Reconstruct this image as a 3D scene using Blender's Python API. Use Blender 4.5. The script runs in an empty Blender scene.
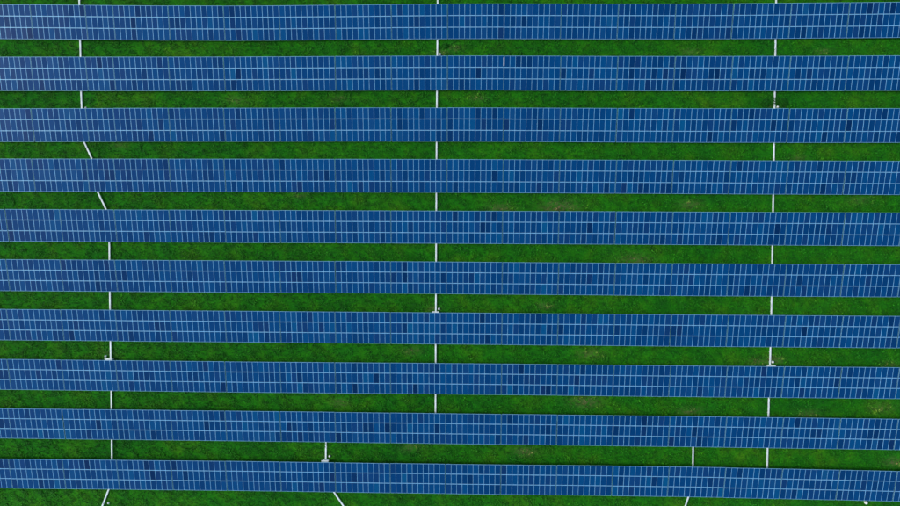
import bpy, math, random
import numpy as np
from mathutils import Vector, Euler

random.seed(7)
rng = np.random.default_rng(7)
R = math.radians
scene = bpy.context.scene
C = scene.collection

# ------------------------------------------------------------------ camera
cam_data = bpy.data.cameras.new('camera')
cam = bpy.data.objects.new('camera', cam_data)
C.objects.link(cam)
cam.location = (1.3015, 2.7421, 110.845)          # a drone about 110 m above the field, looking down
cam.rotation_euler = (-0.02538, 0.02255, 0.0052)
cam_data.sensor_width = 36
cam_data.lens = 24.0
cam_data.clip_start = 0.5
cam_data.clip_end = 9000
scene.camera = cam

# ------------------------------------------------------------------ sky and sun
SUN_DIR = Vector((-0.79, 0.06, 0.60)).normalized()     # towards the sun
sun_el = math.asin(SUN_DIR.z)
sun_az = math.atan2(SUN_DIR.x, SUN_DIR.y)
world = bpy.data.worlds.new('World')
scene.world = world
world.use_nodes = True
wn = world.node_tree
wn.nodes.clear()
sky = wn.nodes.new('ShaderNodeTexSky')
sky.sky_type = 'NISHITA'
sky.sun_disc = False
sky.sun_elevation = sun_el
sky.sun_rotation = sun_az
sky.air_density = 1.0
sky.dust_density = 1.5
sky.ozone_density = 1.0
bg = wn.nodes.new('ShaderNodeBackground')
bg.inputs['Strength'].default_value = 0.15
wo = wn.nodes.new('ShaderNodeOutputWorld')
wn.links.new(sky.outputs[0], bg.inputs['Color'])
wn.links.new(bg.outputs[0], wo.inputs['Surface'])
sd = bpy.data.lights.new('sun', 'SUN')
sd.energy = 1.5
sd.angle = R(12)
sd.color = (1.0, 0.97, 0.90)
sun = bpy.data.objects.new('sun', sd)
sun.rotation_euler = (-SUN_DIR).to_track_quat('-Z', 'Y').to_euler()
sun.location = SUN_DIR * 200
C.objects.link(sun)

scene.view_settings.view_transform = 'Standard'
scene.view_settings.look = 'None'
scene.view_settings.gamma = 1.0
scene.view_settings.use_curve_mapping = False
scene.view_settings.exposure = 0.42

# ------------------------------------------------------------------ materials
def mat(name):
    m = bpy.data.materials.new(name)
    m.use_nodes = True
    nt = m.node_tree
    b = nt.nodes['Principled BSDF']
    return m, nt, b

def node(nt, kind, **kw):
    n = nt.nodes.new(kind)
    for k, v in kw.items():
        setattr(n, k, v)
    return n

def ramp(nt, fac, stops, interp='LINEAR'):
    r = node(nt, 'ShaderNodeValToRGB')
    r.color_ramp.interpolation = interp
    e = r.color_ramp.elements
    while len(e) > 1:
        e.remove(e[0])
    e[0].position, e[0].color = stops[0][0], (*stops[0][1], 1)
    for p, c in stops[1:]:
        x = e.new(p)
        x.color = (*c, 1)
    nt.links.new(fac, r.inputs[0])
    return r.outputs[0]

def noise(nt, vec, scale, detail=3, rough=0.55):
    n = node(nt, 'ShaderNodeTexNoise')
    n.inputs['Scale'].default_value = scale
    n.inputs['Detail'].default_value = detail
    n.inputs['Roughness'].default_value = rough
    nt.links.new(vec, n.inputs['Vector'])
    return n.outputs[0]

def mix(nt, fac, a, b, blend='MIX'):
    n = node(nt, 'ShaderNodeMix', data_type='RGBA', blend_type=blend)
    for s, v in ((0, fac), (6, a), (7, b)):
        if isinstance(v, (int, float)):
            n.inputs[s].default_value = v
        elif isinstance(v, tuple):
            n.inputs[s].default_value = (*v, 1)
        else:
            nt.links.new(v, n.inputs[s])
    return n.outputs[2]

def math_n(nt, op, a, b=None, c=None):
    n = node(nt, 'ShaderNodeMath', operation=op)
    for i, v in enumerate((a, b, c)):
        if v is None:
            continue
        if isinstance(v, (int, float)):
            n.inputs[i].default_value = v
        else:
            nt.links.new(v, n.inputs[i])
    return n.outputs[0]

SOIL = (0.14, 0.105, 0.065)
def grass_colour(nt, blades):
    geo = node(nt, 'ShaderNodeNewGeometry')
    pos = geo.outputs['Position']
    big = noise(nt, pos, 0.05, 3)
    mid = noise(nt, pos, 0.55, 4, 0.6)
    fine = noise(nt, pos, 3.2, 4, 0.65)
    c1 = ramp(nt, big, [(0.32, (0.0095, 0.126, 0.0028)), (0.52, (0.0140, 0.152, 0.0028)), (0.7, (0.024, 0.157, 0.0032))])
    tint = noise(nt, pos, 0.23, 4, 0.6)
    c2 = ramp(nt, mid, [(0.3, (0.74, 0.8, 0.84)), (0.5, (0.98, 1.0, 0.98)), (0.7, (1.4, 1.2, 1.1))])
    c3 = ramp(nt, fine, [(0.28, (0.55, 0.6, 0.6)), (0.5, (1.0, 1.0, 1.0)), (0.7, (1.5, 1.4, 1.35))])
    c4 = ramp(nt, tint, [(0.34, (0.6, 0.95, 1.5)), (0.5, (0.85, 1.04, 0.8)), (0.68, (1.9, 1.08, 0.9))])
    c = mix(nt, 1.0, mix(nt, 1.0, mix(nt, 1.0, c1, c4, 'MULTIPLY'), c2, 'MULTIPLY'), c3, 'MULTIPLY')
    at = node(nt, 'ShaderNodeAttribute', attribute_name='dry')
    br = mix(nt, fine, (0.075, 0.085, 0.024), SOIL)
    dryf = math_n(nt, 'MULTIPLY', at.outputs['Fac'], ramp(nt, noise(nt, pos, 1.9, 6, 0.85), [(0.42, (0, 0, 0)), (0.56, (1, 1, 1))]))
    c = mix(nt, dryf, c, br)
    if blades:
        sh = node(nt, 'ShaderNodeAttribute', attribute_name='shade')
        c = mix(nt, 1.0, c, ramp(nt, sh.outputs['Fac'], [(0, (0.5, 0.55, 0.6)), (0.5, (1.1, 1.08, 1.0)), (0.93, (1.8, 1.6, 1.4)), (1, (4.5, 2.4, 3.2))]), 'MULTIPLY')
    return c, fine, mid

M = {}
m, nt, b = mat('ground_grass')
c, fine, mid = grass_colour(nt, False)
nt.links.new(c, b.inputs['Base Color'])
b.inputs['Roughness'].default_value = 0.95
b.inputs['Specular IOR Level'].default_value = 0.15
bp = node(nt, 'ShaderNodeBump')
bp.inputs['Strength'].default_value = 0.6
bp.inputs['Distance'].default_value = 0.12
nt.links.new(fine, bp.inputs['Height'])
nt.links.new(bp.outputs[0], b.inputs['Normal'])
M['ground'] = m
m, nt, b = mat('grass_blades')
c, fine, mid = grass_colour(nt, True)
nt.links.new(c, b.inputs['Base Color'])
b.inputs['Roughness'].default_value = 0.7
b.inputs['Specular IOR Level'].default_value = 0.2
M['blades'] = m

# blue polycrystalline cells under glass: every module its own shade
m, nt, b = mat('solar_cells')
oi = node(nt, 'ShaderNodeObjectInfo')
tc = node(nt, 'ShaderNodeTexCoord')
oc = node(nt, 'ShaderNodeSeparateColor')
nt.links.new(oi.outputs['Color'], oc.inputs[0])
base = ramp(nt, oc.outputs[0], [
    (0.0, (0.0003, 0.022, 0.085)), (0.25, (0.0002, 0.038, 0.131)), (0.5, (0.0002, 0.049, 0.162)),
    (0.75, (0.0003, 0.064, 0.190)), (1.0, (0.0008, 0.082, 0.205))])
base = mix(nt, oc.outputs[1], base, (0.012, 0.044, 0.150))
grain = noise(nt, tc.outputs['Object'], 9.0, 2)
base = mix(nt, 1.0, base, ramp(nt, grain, [(0.3, (0.82, 0.85, 0.88)), (0.7, (1.16, 1.14, 1.12))]), 'MULTIPLY')
sx = node(nt, 'ShaderNodeSeparateXYZ')
nt.links.new(tc.outputs['Object'], sx.inputs[0])
def gridline(v, pitch, off, w):
    f = math_n(nt, 'FRACT', math_n(nt, 'ADD', math_n(nt, 'DIVIDE', v, pitch), off))
    d = math_n(nt, 'ABSOLUTE', math_n(nt, 'SUBTRACT', f, 0.5))
    return math_n(nt, 'GREATER_THAN', d, 0.5 - w)
g = math_n(nt, 'MAXIMUM', gridline(sx.outputs[0], 0.152, 0.0, 0.013), gridline(sx.outputs[1], 0.1585, 0.0, 0.013))
base = mix(nt, math_n(nt, 'MULTIPLY', g, 0.55), base, (0.015, 0.10, 0.25))
nt.links.new(base, b.inputs['Base Color'])
b.inputs['Roughness'].default_value = 0.2
b.inputs['IOR'].default_value = 1.22
M['cells'] = m

def plain(name, col, rough, metal=0.0, var=0.12, scale=2.0):
    m, nt, b = mat(name)
    tc = node(nt, 'ShaderNodeNewGeometry')
    n = noise(nt, tc.outputs['Position'], scale, 4)
    lo = tuple(x * (1 - var) for x in col)
    hi = tuple(min(1, x * (1 + var)) for x in col)
    nt.links.new(ramp(nt, n, [(0.3, lo), (0.7, hi)]), b.inputs['Base Color'])
    b.inputs['Roughness'].default_value = rough
    b.inputs['Metallic'].default_value = metal
    return m
M['alu'] = plain('anodised_aluminium', (0.28, 0.62, 0.85), 0.5, 0.1, 0.15, 1.2)
M['steel'] = plain('galvanised_steel', (0.34, 0.34, 0.33), 0.5, 0.6, 0.15, 3.0)
M['white'] = plain('white_painted_steel', (0.76, 0.82, 0.77), 0.5, 0.0, 0.10, 1.1)
M['tray'] = plain('weathered_white_tray', (0.72, 0.81, 0.76), 0.6, 0.0, 0.18, 0.9)
M['white2'] = plain('weathered_white_concrete', (0.76, 0.78, 0.72), 0.8, 0.0, 0.2, 4.0)
M['grey'] = plain('grey_plastic', (0.25, 0.26, 0.27), 0.5)

# ------------------------------------------------------------------ helpers
def me_from(name, verts, faces, mats, mi=None, smooth=False):
    me = bpy.data.meshes.new(name)
    me.from_pydata(verts, [], faces)
    for x in mats:
        me.materials.append(x)
    if mi:
        me.polygons.foreach_set('material_index', mi)
    if smooth:
        me.polygons.foreach_set('use_smooth', [True] * len(me.polygons))
    me.update()
    return me

def box_v(x0, x1, y0, y1, z0, z1, v, f):
    o = len(v)
    v += [(x0, y0, z0), (x1, y0, z0), (x1, y1, z0), (x0, y1, z0), (x0, y0, z1), (x1, y0, z1), (x1, y1, z1), (x0, y1, z1)]
    f += [tuple(o + i for i in q) for q in ((3, 2, 1, 0), (4, 5, 6, 7), (0, 1, 5, 4), (1, 2, 6, 5), (2, 3, 7, 6), (3, 0, 4, 7))]

def chamfer_box(name, sx, sy, z0, z1, c, material):
    """box with its four upper edges chamfered and its uprights clipped"""
    v, f = [], []
    def ring(hx, hy, k, z):
        return [(-hx + k, -hy, z), (hx - k, -hy, z), (hx, -hy + k, z), (hx, hy - k, z), (hx - k, hy, z), (-hx + k, hy, z), (-hx, hy - k, z), (-hx, -hy + k, z)]
    hx, hy = sx / 2, sy / 2
    v = ring(hx, hy, c, z0) + ring(hx, hy, c, z1 - c) + ring(hx - c, hy - c, c * 0.6, z1)
    for a in (0, 8):
        for i in range(8):
            j = (i + 1) % 8
            f.append((a + i, a + j, a + 8 + j, a + 8 + i))
    f.append(tuple(range(16, 24)))
    f.append(tuple(reversed(range(8))))
    return me_from(name, v, f, [material])

def link(name, me, parent=None, loc=(0, 0, 0), rot=(0, 0, 0)):
    o = bpy.data.objects.new(name, me)
    C.objects.link(o)
    o.parent = parent
    o.location = loc
    o.rotation_euler = rot
    return o

def tag(o, label, cat, group=None, kind=None):
    if label:
        o['label'] = label
    if cat:
        o['category'] = cat
    if group:
        o['group'] = group
    if kind:
        o['kind'] = kind
    return o

# ------------------------------------------------------------------ layout of the field
ROW_PITCH = 9.2984
TILT = 0.16397
PITCH_X = 1.0095          # module pitch along the row
PITCH_Y = 2.0088          # module pitch up the slope
SLOPE = 3 * PITCH_Y
TABLE = 10.21             # table pitch along the row
X0 = -1.80
LOW = 0.70
# gentle bend of each row over the uneven field: y offset (m) at five stations 41.5 m apart
BEND = [(0.242, -0.127, 0.057, -0.072, 0.133), (0.002, -0.037, 0.081, -0.07, -0.017), (-0.122, -0.007, 0.061, -0.063, -0.031), (-0.054, 0.011, 0.03, -0.044, -0.107), (-0.044, -0.03, -0.015, 0.0, -0.013), (-0.03, 0.0, 0.02, -0.026, 0.041), (0.02, 0.017, 0.015, 0.011, 0.063), (-0.017, -0.042, 0.024, 0.026, 0.09), (0.03, 0.081, 0.077, 0.083, 0.024), (-0.159, -0.011, 0.007, 0.09, -0.196)]
def bend(i, x):
    t = (x + 83) / 41.5
    k = min(3, max(0, int(math.floor(t))))
    u = t - k
    B = BEND[i]
    p1, p2 = B[k], B[k + 1]
    p0 = B[k - 1] if k > 0 else 2 * p1 - p2
    p3 = B[k + 2] if k < 3 else 2 * p2 - p1
    if u < 0 or u > 1:
        return p1 + (p2 - p1) * u
    return 0.5 * (2 * p1 + (p2 - p0) * u + (2 * p0 - 5 * p1 + 4 * p2 - p3) * u * u + (3 * p1 - p0 - 3 * p2 + p3) * u ** 3)
def row_y(i, x):
    return -(i + 1 - 5.5) * ROW_PITCH + bend(i, x)
def row_yaw(i, x):
    return math.atan((bend(i, x + 5) - bend(i, x - 5)) / 10)

DRY = [(-41.2, 27.8, 1.6, .7), (-21.6, 28.2, 1.3, .6), (24, -27.5, 2.4, 1.0), (43.2, -29.2, 2.0, .8), (58.4, -19.4, 1.6, 1.0), (8, 8, 2.4, .8), (19, 8.3, 3.2, 1.0),
       (32.8, -1.5, 2.6, 1.0), (13, -37, 1.9, .9), (80.6, -38, 1.7, 1.0), (-8.2, -18.4, 1.5, .8), (-21.6, -28.2, 1.5, .7), (16.4, -9.8, 1.5, .8), (42.2, 36.7, 1.5, .7),
       (66, 36.7, 1.1, 1.0), (-0.5, 37.5, 1.3, .7), (3.8, 28.4, 1.2, .8), (-29, 10.5, 1.4, .6), (42.7, 9, 1.8, .8), (65, -29.5, 2.0, .8), (79.3, -20.1, 1.5, .7),
       (-62.8, 19.7, 1.5, .6), (49.7, -34.3, 2.0, .6), (-8.5, -36.5, 1.6, .8), (24.8, -18.6, 2.0, .7), (-80, 13.1, 1.8, .6), (73.3, 10, 2.0, .5), (-4.2, -10.5, 1.1, .9),
       (57.3, 27.2, 1.2, .9), (-23.8, -38.2, .8, .7), (-65, -19.3, 1.2, .7), (-3.0, 36.6, 1.1, .9), (55.5, -19.7, 1.6, .8), (62, 17.5, 1.4, .6), (78, -28, 2.0, .6)]
def dry_at(x, y):
    d = np.zeros_like(x)
    for cx, cy, r, s in DRY:
        d = np.maximum(d, s * np.exp(-(((x - cx) / (r * 1.1)) ** 2 + ((y - cy) / (r * 0.45)) ** 2)))
    return d * 0.85
def ground_z(x, y):
    return 0.045 * np.sin(x * 0.23 + 1.3 * np.sin(y * 0.17)) + 0.035 * np.sin(y * 0.41 + x * 0.09) + 0.02 * np.sin(x * 1.1 + y * 0.7)

# ------------------------------------------------------------------ ground
def axis(lim, step, far):
    core = list(np.arange(-lim, lim + 1e-6, step))
    out, d, s = [], lim, step
    while d < far:
        s *= 1.6
        d += s
        out.append(d)
    return np.array([-q for q in reversed(out)] + core + out)
gx, gy = axis(110, 0.9, 4000), axis(64, 0.6, 4000)
XX, YY = np.meshgrid(gx, gy)
fade = np.clip(1 - (np.maximum(np.abs(XX) - 105, np.abs(YY) - 60)) / 40, 0, 1)
ZZ = ground_z(XX, YY) * fade
nx, ny = len(gx), len(gy)
idx = np.arange(nx * ny).reshape(ny, nx)
quads = np.stack([idx[:-1, :-1], idx[:-1, 1:], idx[1:, 1:], idx[1:, :-1]], -1).reshape(-1, 4)
def np_mesh(name, verts, faces, material):
    me = bpy.data.meshes.new(name)
    n, k = faces.shape
    me.vertices.add(len(verts))
    me.vertices.foreach_set('co', verts.astype(np.float32).ravel())
    me.loops.add(n * k)
    me.loops.foreach_set('vertex_index', faces.astype(np.int32).ravel())
    me.polygons.add(n)
    me.polygons.foreach_set('loop_start', np.arange(0, n * k, k, dtype=np.int32))
    me.materials.append(material)
    me.update(calc_edges=True)
    return me
me = np_mesh('ground', np.stack([XX, YY, ZZ], -1).reshape(-1, 3), quads, M['ground'])
a = me.attributes.new('dry', 'FLOAT', 'POINT')
a.data.foreach_set('value', dry_at(XX, YY).astype(np.float32).ravel())
me.polygons.foreach_set('use_smooth', [True] * len(me.polygons))
tag(link('ground', me), None, None, kind='structure')

# ------------------------------------------------------------------ solar tables
PW, PL, PT = PITCH_X - 0.014, PITCH_Y - 0.016, 0.042
def panel_mesh():
    hx, hy = PW / 2, PL / 2
    fx, fy = 0.021, 0.039
    v, f, mi = [], [], []
    def ring(x, y, z):
        o = len(v)
        v.extend([(-x, -y, z), (x, -y, z), (x, y, z), (-x, y, z)])
        return o
    bo, to, ti, gi = ring(hx, hy, -PT), ring(hx, hy, 0), ring(hx - fx, hy - fy, 0), ring(hx - fx, hy - fy, -0.004)
    for a_, b_ in ((bo, to), (to, ti), (ti, gi)):
        for i in range(4):
            j = (i + 1) % 4
            f.append((a_ + i, a_ + j, b_ + j, b_ + i))
            mi.append(1)
    f.append((gi, gi + 1, gi + 2, gi + 3)); mi.append(0)
    f.append((bo + 3, bo + 2, bo + 1, bo)); mi.append(1)
    return me_from('solar_panel', v, f, [M['cells'], M['alu']], mi)
PANEL = panel_mesh()
def beam(name, lx, ly, z0, z1):
    v, f = [], []
    box_v(-lx / 2, lx / 2, -ly / 2, ly / 2, z0, z1, v, f)
    return me_from(name, v, f, [M['steel']])
def rail_mesh(n):
    # C-section purlin: web with two lips
    L = n * PITCH_X - 0.04
    v, f = [], []
    box_v(-L / 2, L / 2, -0.02, 0.02, -0.10, -0.004, v, f)
    box_v(-L / 2, L / 2, 0.02, 0.05, -0.10, -0.09, v, f)
    return me_from('rail', v, f, [M['steel']])
RAIL = {10: rail_mesh(10), 5: rail_mesh(5)}
RAFTER = beam('rafter', 0.07, SLOPE - 1.0, -0.20, -0.104)
def post_mesh(h):
    v, f = [], []
    box_v(-0.05, 0.05, -0.006, 0.006, -0.3, h, v, f)
    box_v(-0.05, -0.038, -0.05, 0.05, -0.3, h, v, f)
    box_v(0.038, 0.05, -0.05, 0.05, -0.3, h, v, f)
    return me_from('post', v, f, [M['steel']])
ct, st = math.cos(TILT), math.sin(TILT)
ZC = LOW + SLOPE / 2 * st
POST = {s: post_mesh(ZC + s * st - 0.16) for s in (-1.6, 1.6)}

def plan(x, z, s, off=0.0):
    """local point on the table plane: x along, s up the slope from the middle, off along the normal"""
    return (x, s * ct - off * st, ZC + s * st + off * ct)

def make_table(ncol):
    root = bpy.data.objects.new('solar_table', None)
    root.empty_display_size = 0.5
    C.objects.link(root)
    for r_ in range(3):
        for c_ in range(ncol):
            p = plan((c_ - (ncol - 1) / 2) * PITCH_X, 0, (1 - r_) * PITCH_Y)
            link('solar_panel', PANEL, root, p, (TILT, 0, 0))
    for s in (-2.55, -1.2, 1.2, 2.55):
        link('rail', RAIL[ncol], root, plan(0, 0, s, -PT), (TILT, 0, 0))
    xs = (-3.6, 0, 3.6) if ncol == 10 else (-1.6, 1.6)
    for x in xs:
        link('rafter', RAFTER, root, plan(x, 0, 0, -PT), (TILT, 0, 0))
        for s in (-1.6, 1.6):
            link('post', POST[s], root, (x, s * ct, 0))
    return root

def copy_table(src):
    r_ = src.copy()
    C.objects.link(r_)
    for ch in src.children:
        c_ = ch.copy()
        C.objects.link(c_)
        c_.parent = r_
    return r_

ORD = ['first', 'second', 'third', 'fourth', 'fifth', 'sixth', 'seventh', 'eighth', 'ninth', 'tenth', 'eleventh', 'twelfth', 'thirteenth',
       'fourteenth', 'fifteenth', 'sixteenth', 'seventeenth', 'eighteenth', 'nineteenth']
ROWN = ['topmost row', 'second row from the top', 'third row from the top', 'fourth row from the top', 'fifth row from the top',
        'fifth row from the bottom', 'fourth row from the bottom', 'third row from the bottom', 'second row from the bottom', 'bottom row']
proto, half = None, None
for i in range(10):
    spans = [(k, k + 1) for k in range(-6, 9)]
    if i < 4:
        spans = [(-8.5, -7.5), (-7.5, -6.5), (-6.5, -6)] + spans
    else:
        spans = [(-9, -8), (-8, -7), (-7, -6)] + spans
    for n, (k0, k1) in enumerate(spans):
        short = (k1 - k0) < 0.9
        x = X0 + (k0 + k1) / 2 * TABLE
        if short:
            if half is None:
                o = half = make_table(5)
            else:
                o = copy_table(half)
            lab = 'short five-column blue solar table near the left end of the ' + ROWN[i]
        else:
            if proto is None:
                o = proto = make_table(10)
            else:
                o = copy_table(proto)
            lab = 'blue solar panel table, %s from the left edge in the %s' % (ORD[n], ROWN[i])
        o.location = (x + rng.normal(0, 0.015), row_y(i, x) + rng.normal(0, 0.007), rng.normal(0, 0.012))
        o.rotation_euler = (rng.normal(0, 0.0012), rng.normal(0, 0.0012), row_yaw(i, x))
        tag(o, lab, 'solar table', 'solar panel tables in the ' + ROWN[i])
        batch = 0.5 + rng.normal(0, 0.05)
        for ch in o.children:
            if ch.data == PANEL:
                ch.rotation_euler = (TILT + rng.normal(0, 0.007), rng.normal(0, 0.009), 0)
                tone = batch + rng.normal(0, 0.15) - (0.3 if rng.uniform() < 0.05 else 0) + (0.35 if rng.uniform() < 0.03 else 0)
                ch.color = (min(1, max(0, tone)), 0.55 * max(0, rng.uniform() * 1.5 - 0.9), 0, 1)

# ------------------------------------------------------------------ white cable trays lying across the field
TRAY_Z = 0.16
def tray_section(L):
    """shallow covered duct with overhanging folded lid, along +x from 0 to L"""
    w, v, f = 0.12, [], []
    prof = [(-w, 0.0), (w, 0.0), (w, 0.085), (w + 0.02, 0.085), (w + 0.02, 0.115), (w * 0.55, 0.13), (-w * 0.55, 0.13), (-w - 0.02, 0.115), (-w - 0.02, 0.085), (-w, 0.085)]
    for x in (0.006, L - 0.006):
        v += [(x, y, z) for y, z in prof]
    n = len(prof)
    for q in range(n):
        r_ = (q + 1) % n
        f.append((q, r_, n + r_, n + q))
    f.append(tuple(reversed(range(n))))
    f.append(tuple(range(n, 2 * n)))
    return me_from('tray_section', v, f, [M['tray']])
v, f = [], []
box_v(-0.03, 0.03, -0.14, 0.14, -0.3, TRAY_Z - 0.002, v, f)
box_v(-0.07, 0.07, -0.19, 0.19, -0.05, 0.02, v, f)
FOOT = me_from('support_foot', v, f, [M['grey']])

def tray(points, label):
    root = bpy.data.objects.new('cable_tray', None)
    C.objects.link(root)
    root.location = (points[0][0], points[0][1], 0)
    tag(root, label, 'cable tray', 'white cable trays across the rows')
    for (x0, y0), (x1, y1) in zip(points[:-1], points[1:]):
        d = math.hypot(x1 - x0, y1 - y0)
        ang = math.atan2(y1 - y0, x1 - x0)
        lx, ly = x0 - points[0][0], y0 - points[0][1]
        link('tray_section', tray_section(d), root, (lx, ly, TRAY_Z), (0, 0, ang))
        k = max(1, int(d / 1.7))
        for q in range(k):
            t = (q + 0.5) / k
            link('support_foot', FOOT, root, (lx + (x1 - x0) * t, ly + (y1 - y0) * t, 0), (0, 0, ang))
tray([(-70.04, 47.43), (-69.95, 39.0), (-69.9, 35.87), (-69.88, 29.61), (-69.78, 26.47), (-69.45, 20.28), (-67.99, 17.13), (-66.92, 10.91), (-65.36, 7.66),
      (-64.82, 1.61), (-64.81, -7.65), (-64.78, -17.04), (-64.72, -26.19), (-64.71, -35.47), (-64.72, -39.36), (-65.29, -44.89), (-67.15, -49.59)],
     'white cable tray down the left side, slanting between the third and fifth rows')
tray([(-3.67, 47.17), (-3.68, 39.04), (-3.72, 29.68), (-3.74, 20.38), (-3.75, 10.95), (-3.74, 1.66), (-3.74, -7.76), (-3.74, -17.13), (-3.72, -26.36), (-3.72, -32.62)],
     'straight white cable tray down the middle of the field')
tray([(-24.15, -32.88), (-24.17, -35.61), (-24.23, -41.55), (-22.78, -44.83), (-20.02, -48.86)],
     'short white cable tray left of centre at the bottom, slanting right below the bottom row')
tray([(57.42, 46.94), (57.43, 38.9), (57.48, 29.58), (57.52, 20.3), (57.56, 10.98), (57.57, 1.63), (57.62, -7.68), (57.58, -16.93), (57.46, -26.32), (57.39, -35.57), (57.38, -41.69)],
     'long straight white cable tray down the right side of the field')
tray([(43.83, -32.4), (43.83, -39.19), (43.69, -41.89), (43.15, -44.79), (42.17, -47.88)],
     'short white cable tray at lower right, slanting left below the bottom row')

# ------------------------------------------------------------------ combiner cabinets behind the rows
CAB = chamfer_box('cabinet_body', 1.16, 0.30, 0.28, 0.98, 0.015, M['white'])
v, f = [], []
v = [(-0.66, -0.22, 0.985), (0.66, -0.22, 0.985), (0.66, 0.24, 0.985), (-0.66, 0.24, 0.985), (-0.66, -0.22, 1.03), (0.66, -0.22, 1.03), (0.66, 0.24, 1.0), (-0.66, 0.24, 1.0)]
f = [(3, 2, 1, 0), (4, 5, 6, 7), (0, 1, 5, 4), (1, 2, 6, 5), (2, 3, 7, 6), (3, 0, 4, 7)]
CAB_ROOF = me_from('cabinet_roof', v, f, [M['white']])
v, f = [], []
box_v(-0.27, 0.27, 0.151, 0.168, 0.33, 0.93, v, f)
CAB_DOOR = me_from('door', v, f, [M['white']])
v, f = [], []
box_v(-0.012, 0.012, 0.169, 0.195, 0.58, 0.70, v, f)
CAB_HANDLE = me_from('handle', v, f, [M['grey']])
v, f = [], []
box_v(-0.03, 0.03, -0.12, 0.12, -0.3, 0.278, v, f)
CAB_LEG = me_from('leg', v, f, [M['steel']])
for (x, y), where in zip([(-3.77, -11.05), (57.53, -20.36), (-64.81, -20.34), (-24.2, -38.98)],
                         ['at the middle tray, behind the fourth row from the bottom', 'at the right-hand tray, behind the third row from the bottom',
                          'at the left-hand tray, behind the third row from the bottom', 'behind the bottom row, left of centre']):
    root = bpy.data.objects.new('combiner_cabinet', None)
    C.objects.link(root)
    root.location = (x, y, 0)
    tag(root, 'flat white electrical cabinet ' + where, 'cabinet', 'white electrical cabinets behind the rows')
    link('cabinet_body', CAB, root)
    link('cabinet_roof', CAB_ROOF, root)
    for s in (-0.285, 0.285):
        d = link('door', CAB_DOOR, root, (s, 0, 0))
        link('handle', CAB_HANDLE, d, (-0.2 if s > 0 else 0.2, 0, 0))
    for s in (-0.5, 0.5):
        link('leg', CAB_LEG, root, (s, 0, 0))

# ------------------------------------------------------------------ small white marker blocks
BLOCK = chamfer_box('block', 0.34, 0.34, -0.15, 0.34, 0.05, M['white2'])
CAP = chamfer_box('cap', 0.2, 0.2, 0.341, 0.38, 0.015, M['white'])
for x, y, s, lab in [(-3.14, -10.45, 1.0, 'small white concrete block right of the middle tray, by the white cabinet'),
                     (-3.17, 36.3, 1.0, 'small white concrete block beside the middle tray above the second row'),
                     (58.05, 26.75, 0.95, 'small white concrete block beside the right-hand tray above the third row'),
                     (-69.1, 26.6, 0.7, 'tiny white concrete block beside the left-hand tray above the third row'),
                     (-65.76, -19.85, 0.95, 'small white concrete block left of the left-hand tray, by the white cabinet'),
                     (-23.5, -38.25, 0.95, 'small white concrete block by the cabinet behind the bottom row'),
                     (58.05, -19.72, 1.05, 'small white concrete block by the cabinet at the right-hand tray'),
                     (-65.5, -47.75, 0.9, 'small white concrete block right of the slanting tray at the bottom left'),
                     (75.42, -45.5, 1.35, 'larger white concrete block at the bottom right, below the bottom row')]:
    root = bpy.data.objects.new('marker_block', None)
    C.objects.link(root)
    root.location = (x, y, 0)
    root.rotation_euler = (0, 0, rng.uniform(-0.4, 0.4))
    root.scale = (s, s, s)
    tag(root, lab, 'concrete block', 'white concrete blocks in the grass')
    link('block', BLOCK, root)
    link('cap', CAP, root)

# white strip over the gap between two tables of the second row
sx_, k_ = X0 + 1 * TABLE, 1
ym = row_y(1, sx_)
v, f = [], []
box_v(-0.085, 0.085, -0.72, 0.72, 0.0, 0.012, v, f)
box_v(-0.085, -0.07, -0.72, 0.72, -0.03, -0.0005, v, f)
o = link('cover_strip', me_from('cover_strip', v, f, [M['white']]), None, (sx_, ym + 2.0 * ct, ZC + 2.0 * st + 0.016), (TILT, 0, 0))
tag(o, 'bright white strip over the table gap in the second row, right of centre', 'cover strip')

# ------------------------------------------------------------------ weeds
def weed(x, y, rad, n, label):
    root_v, root_f = [], []
    for q in range(n):
        a_ = rng.uniform(0, 2 * math.pi)
        rr = rad * math.sqrt(rng.uniform(0, 1))
        px, py = rr * math.cos(a_), rr * math.sin(a_)
        h = rng.uniform(0.1, 0.55) * (1.15 - rr / rad * 0.7)
        l, w = rng.uniform(0.12, 0.3), rng.uniform(0.04, 0.09)
        b_ = rng.uniform(0, 2 * math.pi)
        dx, dy = math.cos(b_), math.sin(b_)
        o_ = len(root_v)
        root_v += [(px, py, h), (px + dx * l * .5 - dy * w, py + dy * l * .5 + dx * w, h + 0.05), (px + dx * l, py + dy * l, h - 0.03), (px + dx * l * .5 + dy * w, py + dy * l * .5 - dx * w, h + 0.05)]
        root_f.append((o_, o_ + 1, o_ + 2, o_ + 3))
    me_l = me_from('leaves', root_v, root_f, [M['blades']])
    a_ = me_l.attributes.new('shade', 'FLOAT', 'POINT')
    a_.data.foreach_set('value', np.repeat(rng.uniform(0.0, 0.5, n), 4).astype(np.float32))
    v, f = [], []
    for q in range(7):
        a_, rr = rng.uniform(0, 2 * math.pi), rad * rng.uniform(0.1, 0.7)
        ex, ey, hz = rr * math.cos(a_), rr * math.sin(a_), rng.uniform(0.25, 0.5)
        o_ = len(v)
        v += [(ex * .3 - .01, ey * .3, -0.1), (ex * .3 + .01, ey * .3, -0.1), (ex * .3, ey * .3 + .015, -0.1), (ex, ey, hz)]
        f += [(o_, o_ + 1, o_ + 3), (o_ + 1, o_ + 2, o_ + 3), (o_ + 2, o_, o_ + 3)]
    me_s = me_from('stems', v, f, [M['blades']])
    r_ = bpy.data.objects.new('weed_clump', None)
    C.objects.link(r_)
    r_.location = (x, y, float(ground_z(np.array(x), np.array(y))))
    tag(r_, label, 'weeds', 'weed clumps by the trays')
    link('leaves', me_l, r_)
    link('stems', me_s, r_)
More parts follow.
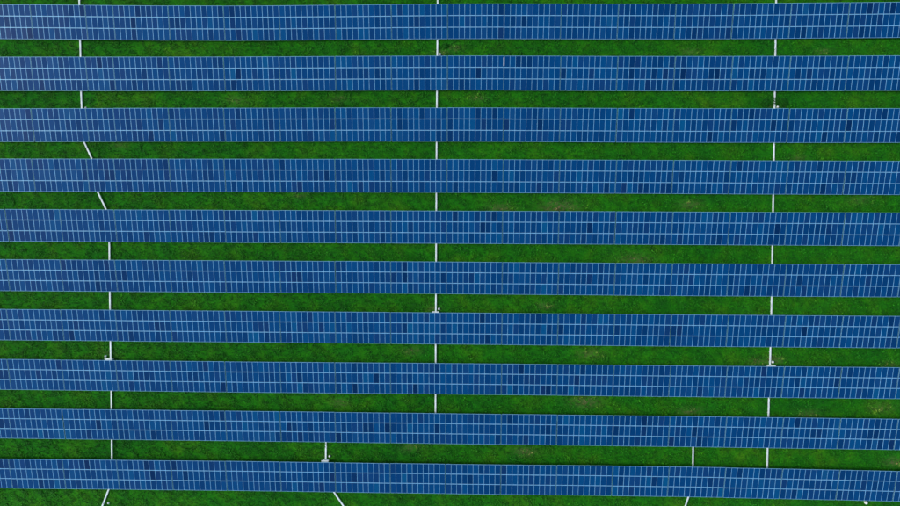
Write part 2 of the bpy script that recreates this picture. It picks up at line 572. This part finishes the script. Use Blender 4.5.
weed(57.5, 27.75, 0.85, 480, 'dark green weeds growing over the right-hand tray above the third row')
weed(55.9, 27.4, 0.8, 330, 'dark weeds left of the right-hand tray above the third row')
weed(59.1, 27.6, 0.8, 300, 'loose weeds right of the right-hand tray above the third row')
weed(-2.2, 37.9, 0.5, 130, 'green weed clump right of the middle tray above the second row')

# ------------------------------------------------------------------ grass
def tufts():
    xs, ys = [], []
    # one strip of grass between every two rows, and one above and below
    for i in range(-1, 10):
        n = 15500
        x = rng.uniform(-93, 93, n)
        yt = -(i + 1 - 5.5) * ROW_PITCH
        y = yt - ROW_PITCH / 2 + rng.uniform(-2.5, 2.5, n)
        xs.append(x)
        ys.append(y)
    x, y = np.concatenate(xs), np.concatenate(ys)
    clump = np.sin(x * 0.9 + 2 * np.sin(y * 0.8)) * np.sin(y * 1.3 + 1.7 * np.sin(x * 0.43)) + 0.6 * np.sin(x * 2.3 + y * 1.9)
    dry = dry_at(x, y)
    keep = rng.uniform(0, 1, len(x)) < np.clip(0.72 + 0.25 * clump - 0.75 * dry, 0.08, 1)
    x, y, clump, dry = x[keep], y[keep], clump[keep], dry[keep]
    n = len(x)
    z = ground_z(x, y)
    NB = 5
    size = rng.uniform(0.7, 1.3, n) * (1 + 0.25 * clump)
    shade = np.clip(rng.beta(2.2, 3.0, n) + 0.12 * clump, 0, 0.94)
    fl = rng.uniform(0, 1, n) > 0.997
    fl |= rng.uniform(0, 1, n) < 0.35 * dry
    shade[fl] = 1.0
    ang = rng.uniform(0, 2 * np.pi, (n, 1)) + np.arange(NB) * (2 * np.pi / NB) + rng.normal(0, 0.4, (n, NB))
    ln = size[:, None] * rng.uniform(0.10, 0.26, (n, NB))
    h = size[:, None] * rng.uniform(0.05, 0.22, (n, NB))
    w = size[:, None] * rng.uniform(0.02, 0.05, (n, NB))
    dx, dy = np.cos(ang), np.sin(ang)
    bx, by, bz = x[:, None] + dx * 0.02, y[:, None] + dy * 0.02, z[:, None] - 0.03
    zero = np.zeros_like(dx)
    p0 = np.stack([bx - dy * w * 0.6, by + dx * w * 0.6, bz + zero], -1)
    p1 = np.stack([bx + dy * w * 0.6, by - dx * w * 0.6, bz + zero], -1)
    mx, my, mz = bx + dx * ln * 0.55, by + dy * ln * 0.55, bz + h
    p2 = np.stack([mx + dy * w, my - dx * w, mz], -1)
    p3 = np.stack([mx - dy * w, my + dx * w, mz], -1)
    p4 = np.stack([bx + dx * ln, by + dy * ln, bz + h * 0.9], -1)
    V = np.stack([p0, p1, p2, p3, p4], 2).reshape(-1, 3)
    o = np.arange(n * NB)[:, None] * 5
    F = np.concatenate([o + np.array([0, 1, 2]), o + np.array([0, 2, 3]), o + np.array([3, 2, 4])], 0)
    me = np_mesh('grass', V, F, M['blades'])
    a_ = me.attributes.new('shade', 'FLOAT', 'POINT')
    a_.data.foreach_set('value', np.repeat(shade, NB * 5).astype(np.float32))
    a_ = me.attributes.new('dry', 'FLOAT', 'POINT')
    a_.data.foreach_set('value', np.repeat(dry, NB * 5).astype(np.float32))
    print('tufts', n, 'tris', len(F))
    return me
tag(link('grass', tufts()), 'green meadow grass growing in strips between the rows', 'grass', kind='stuff')
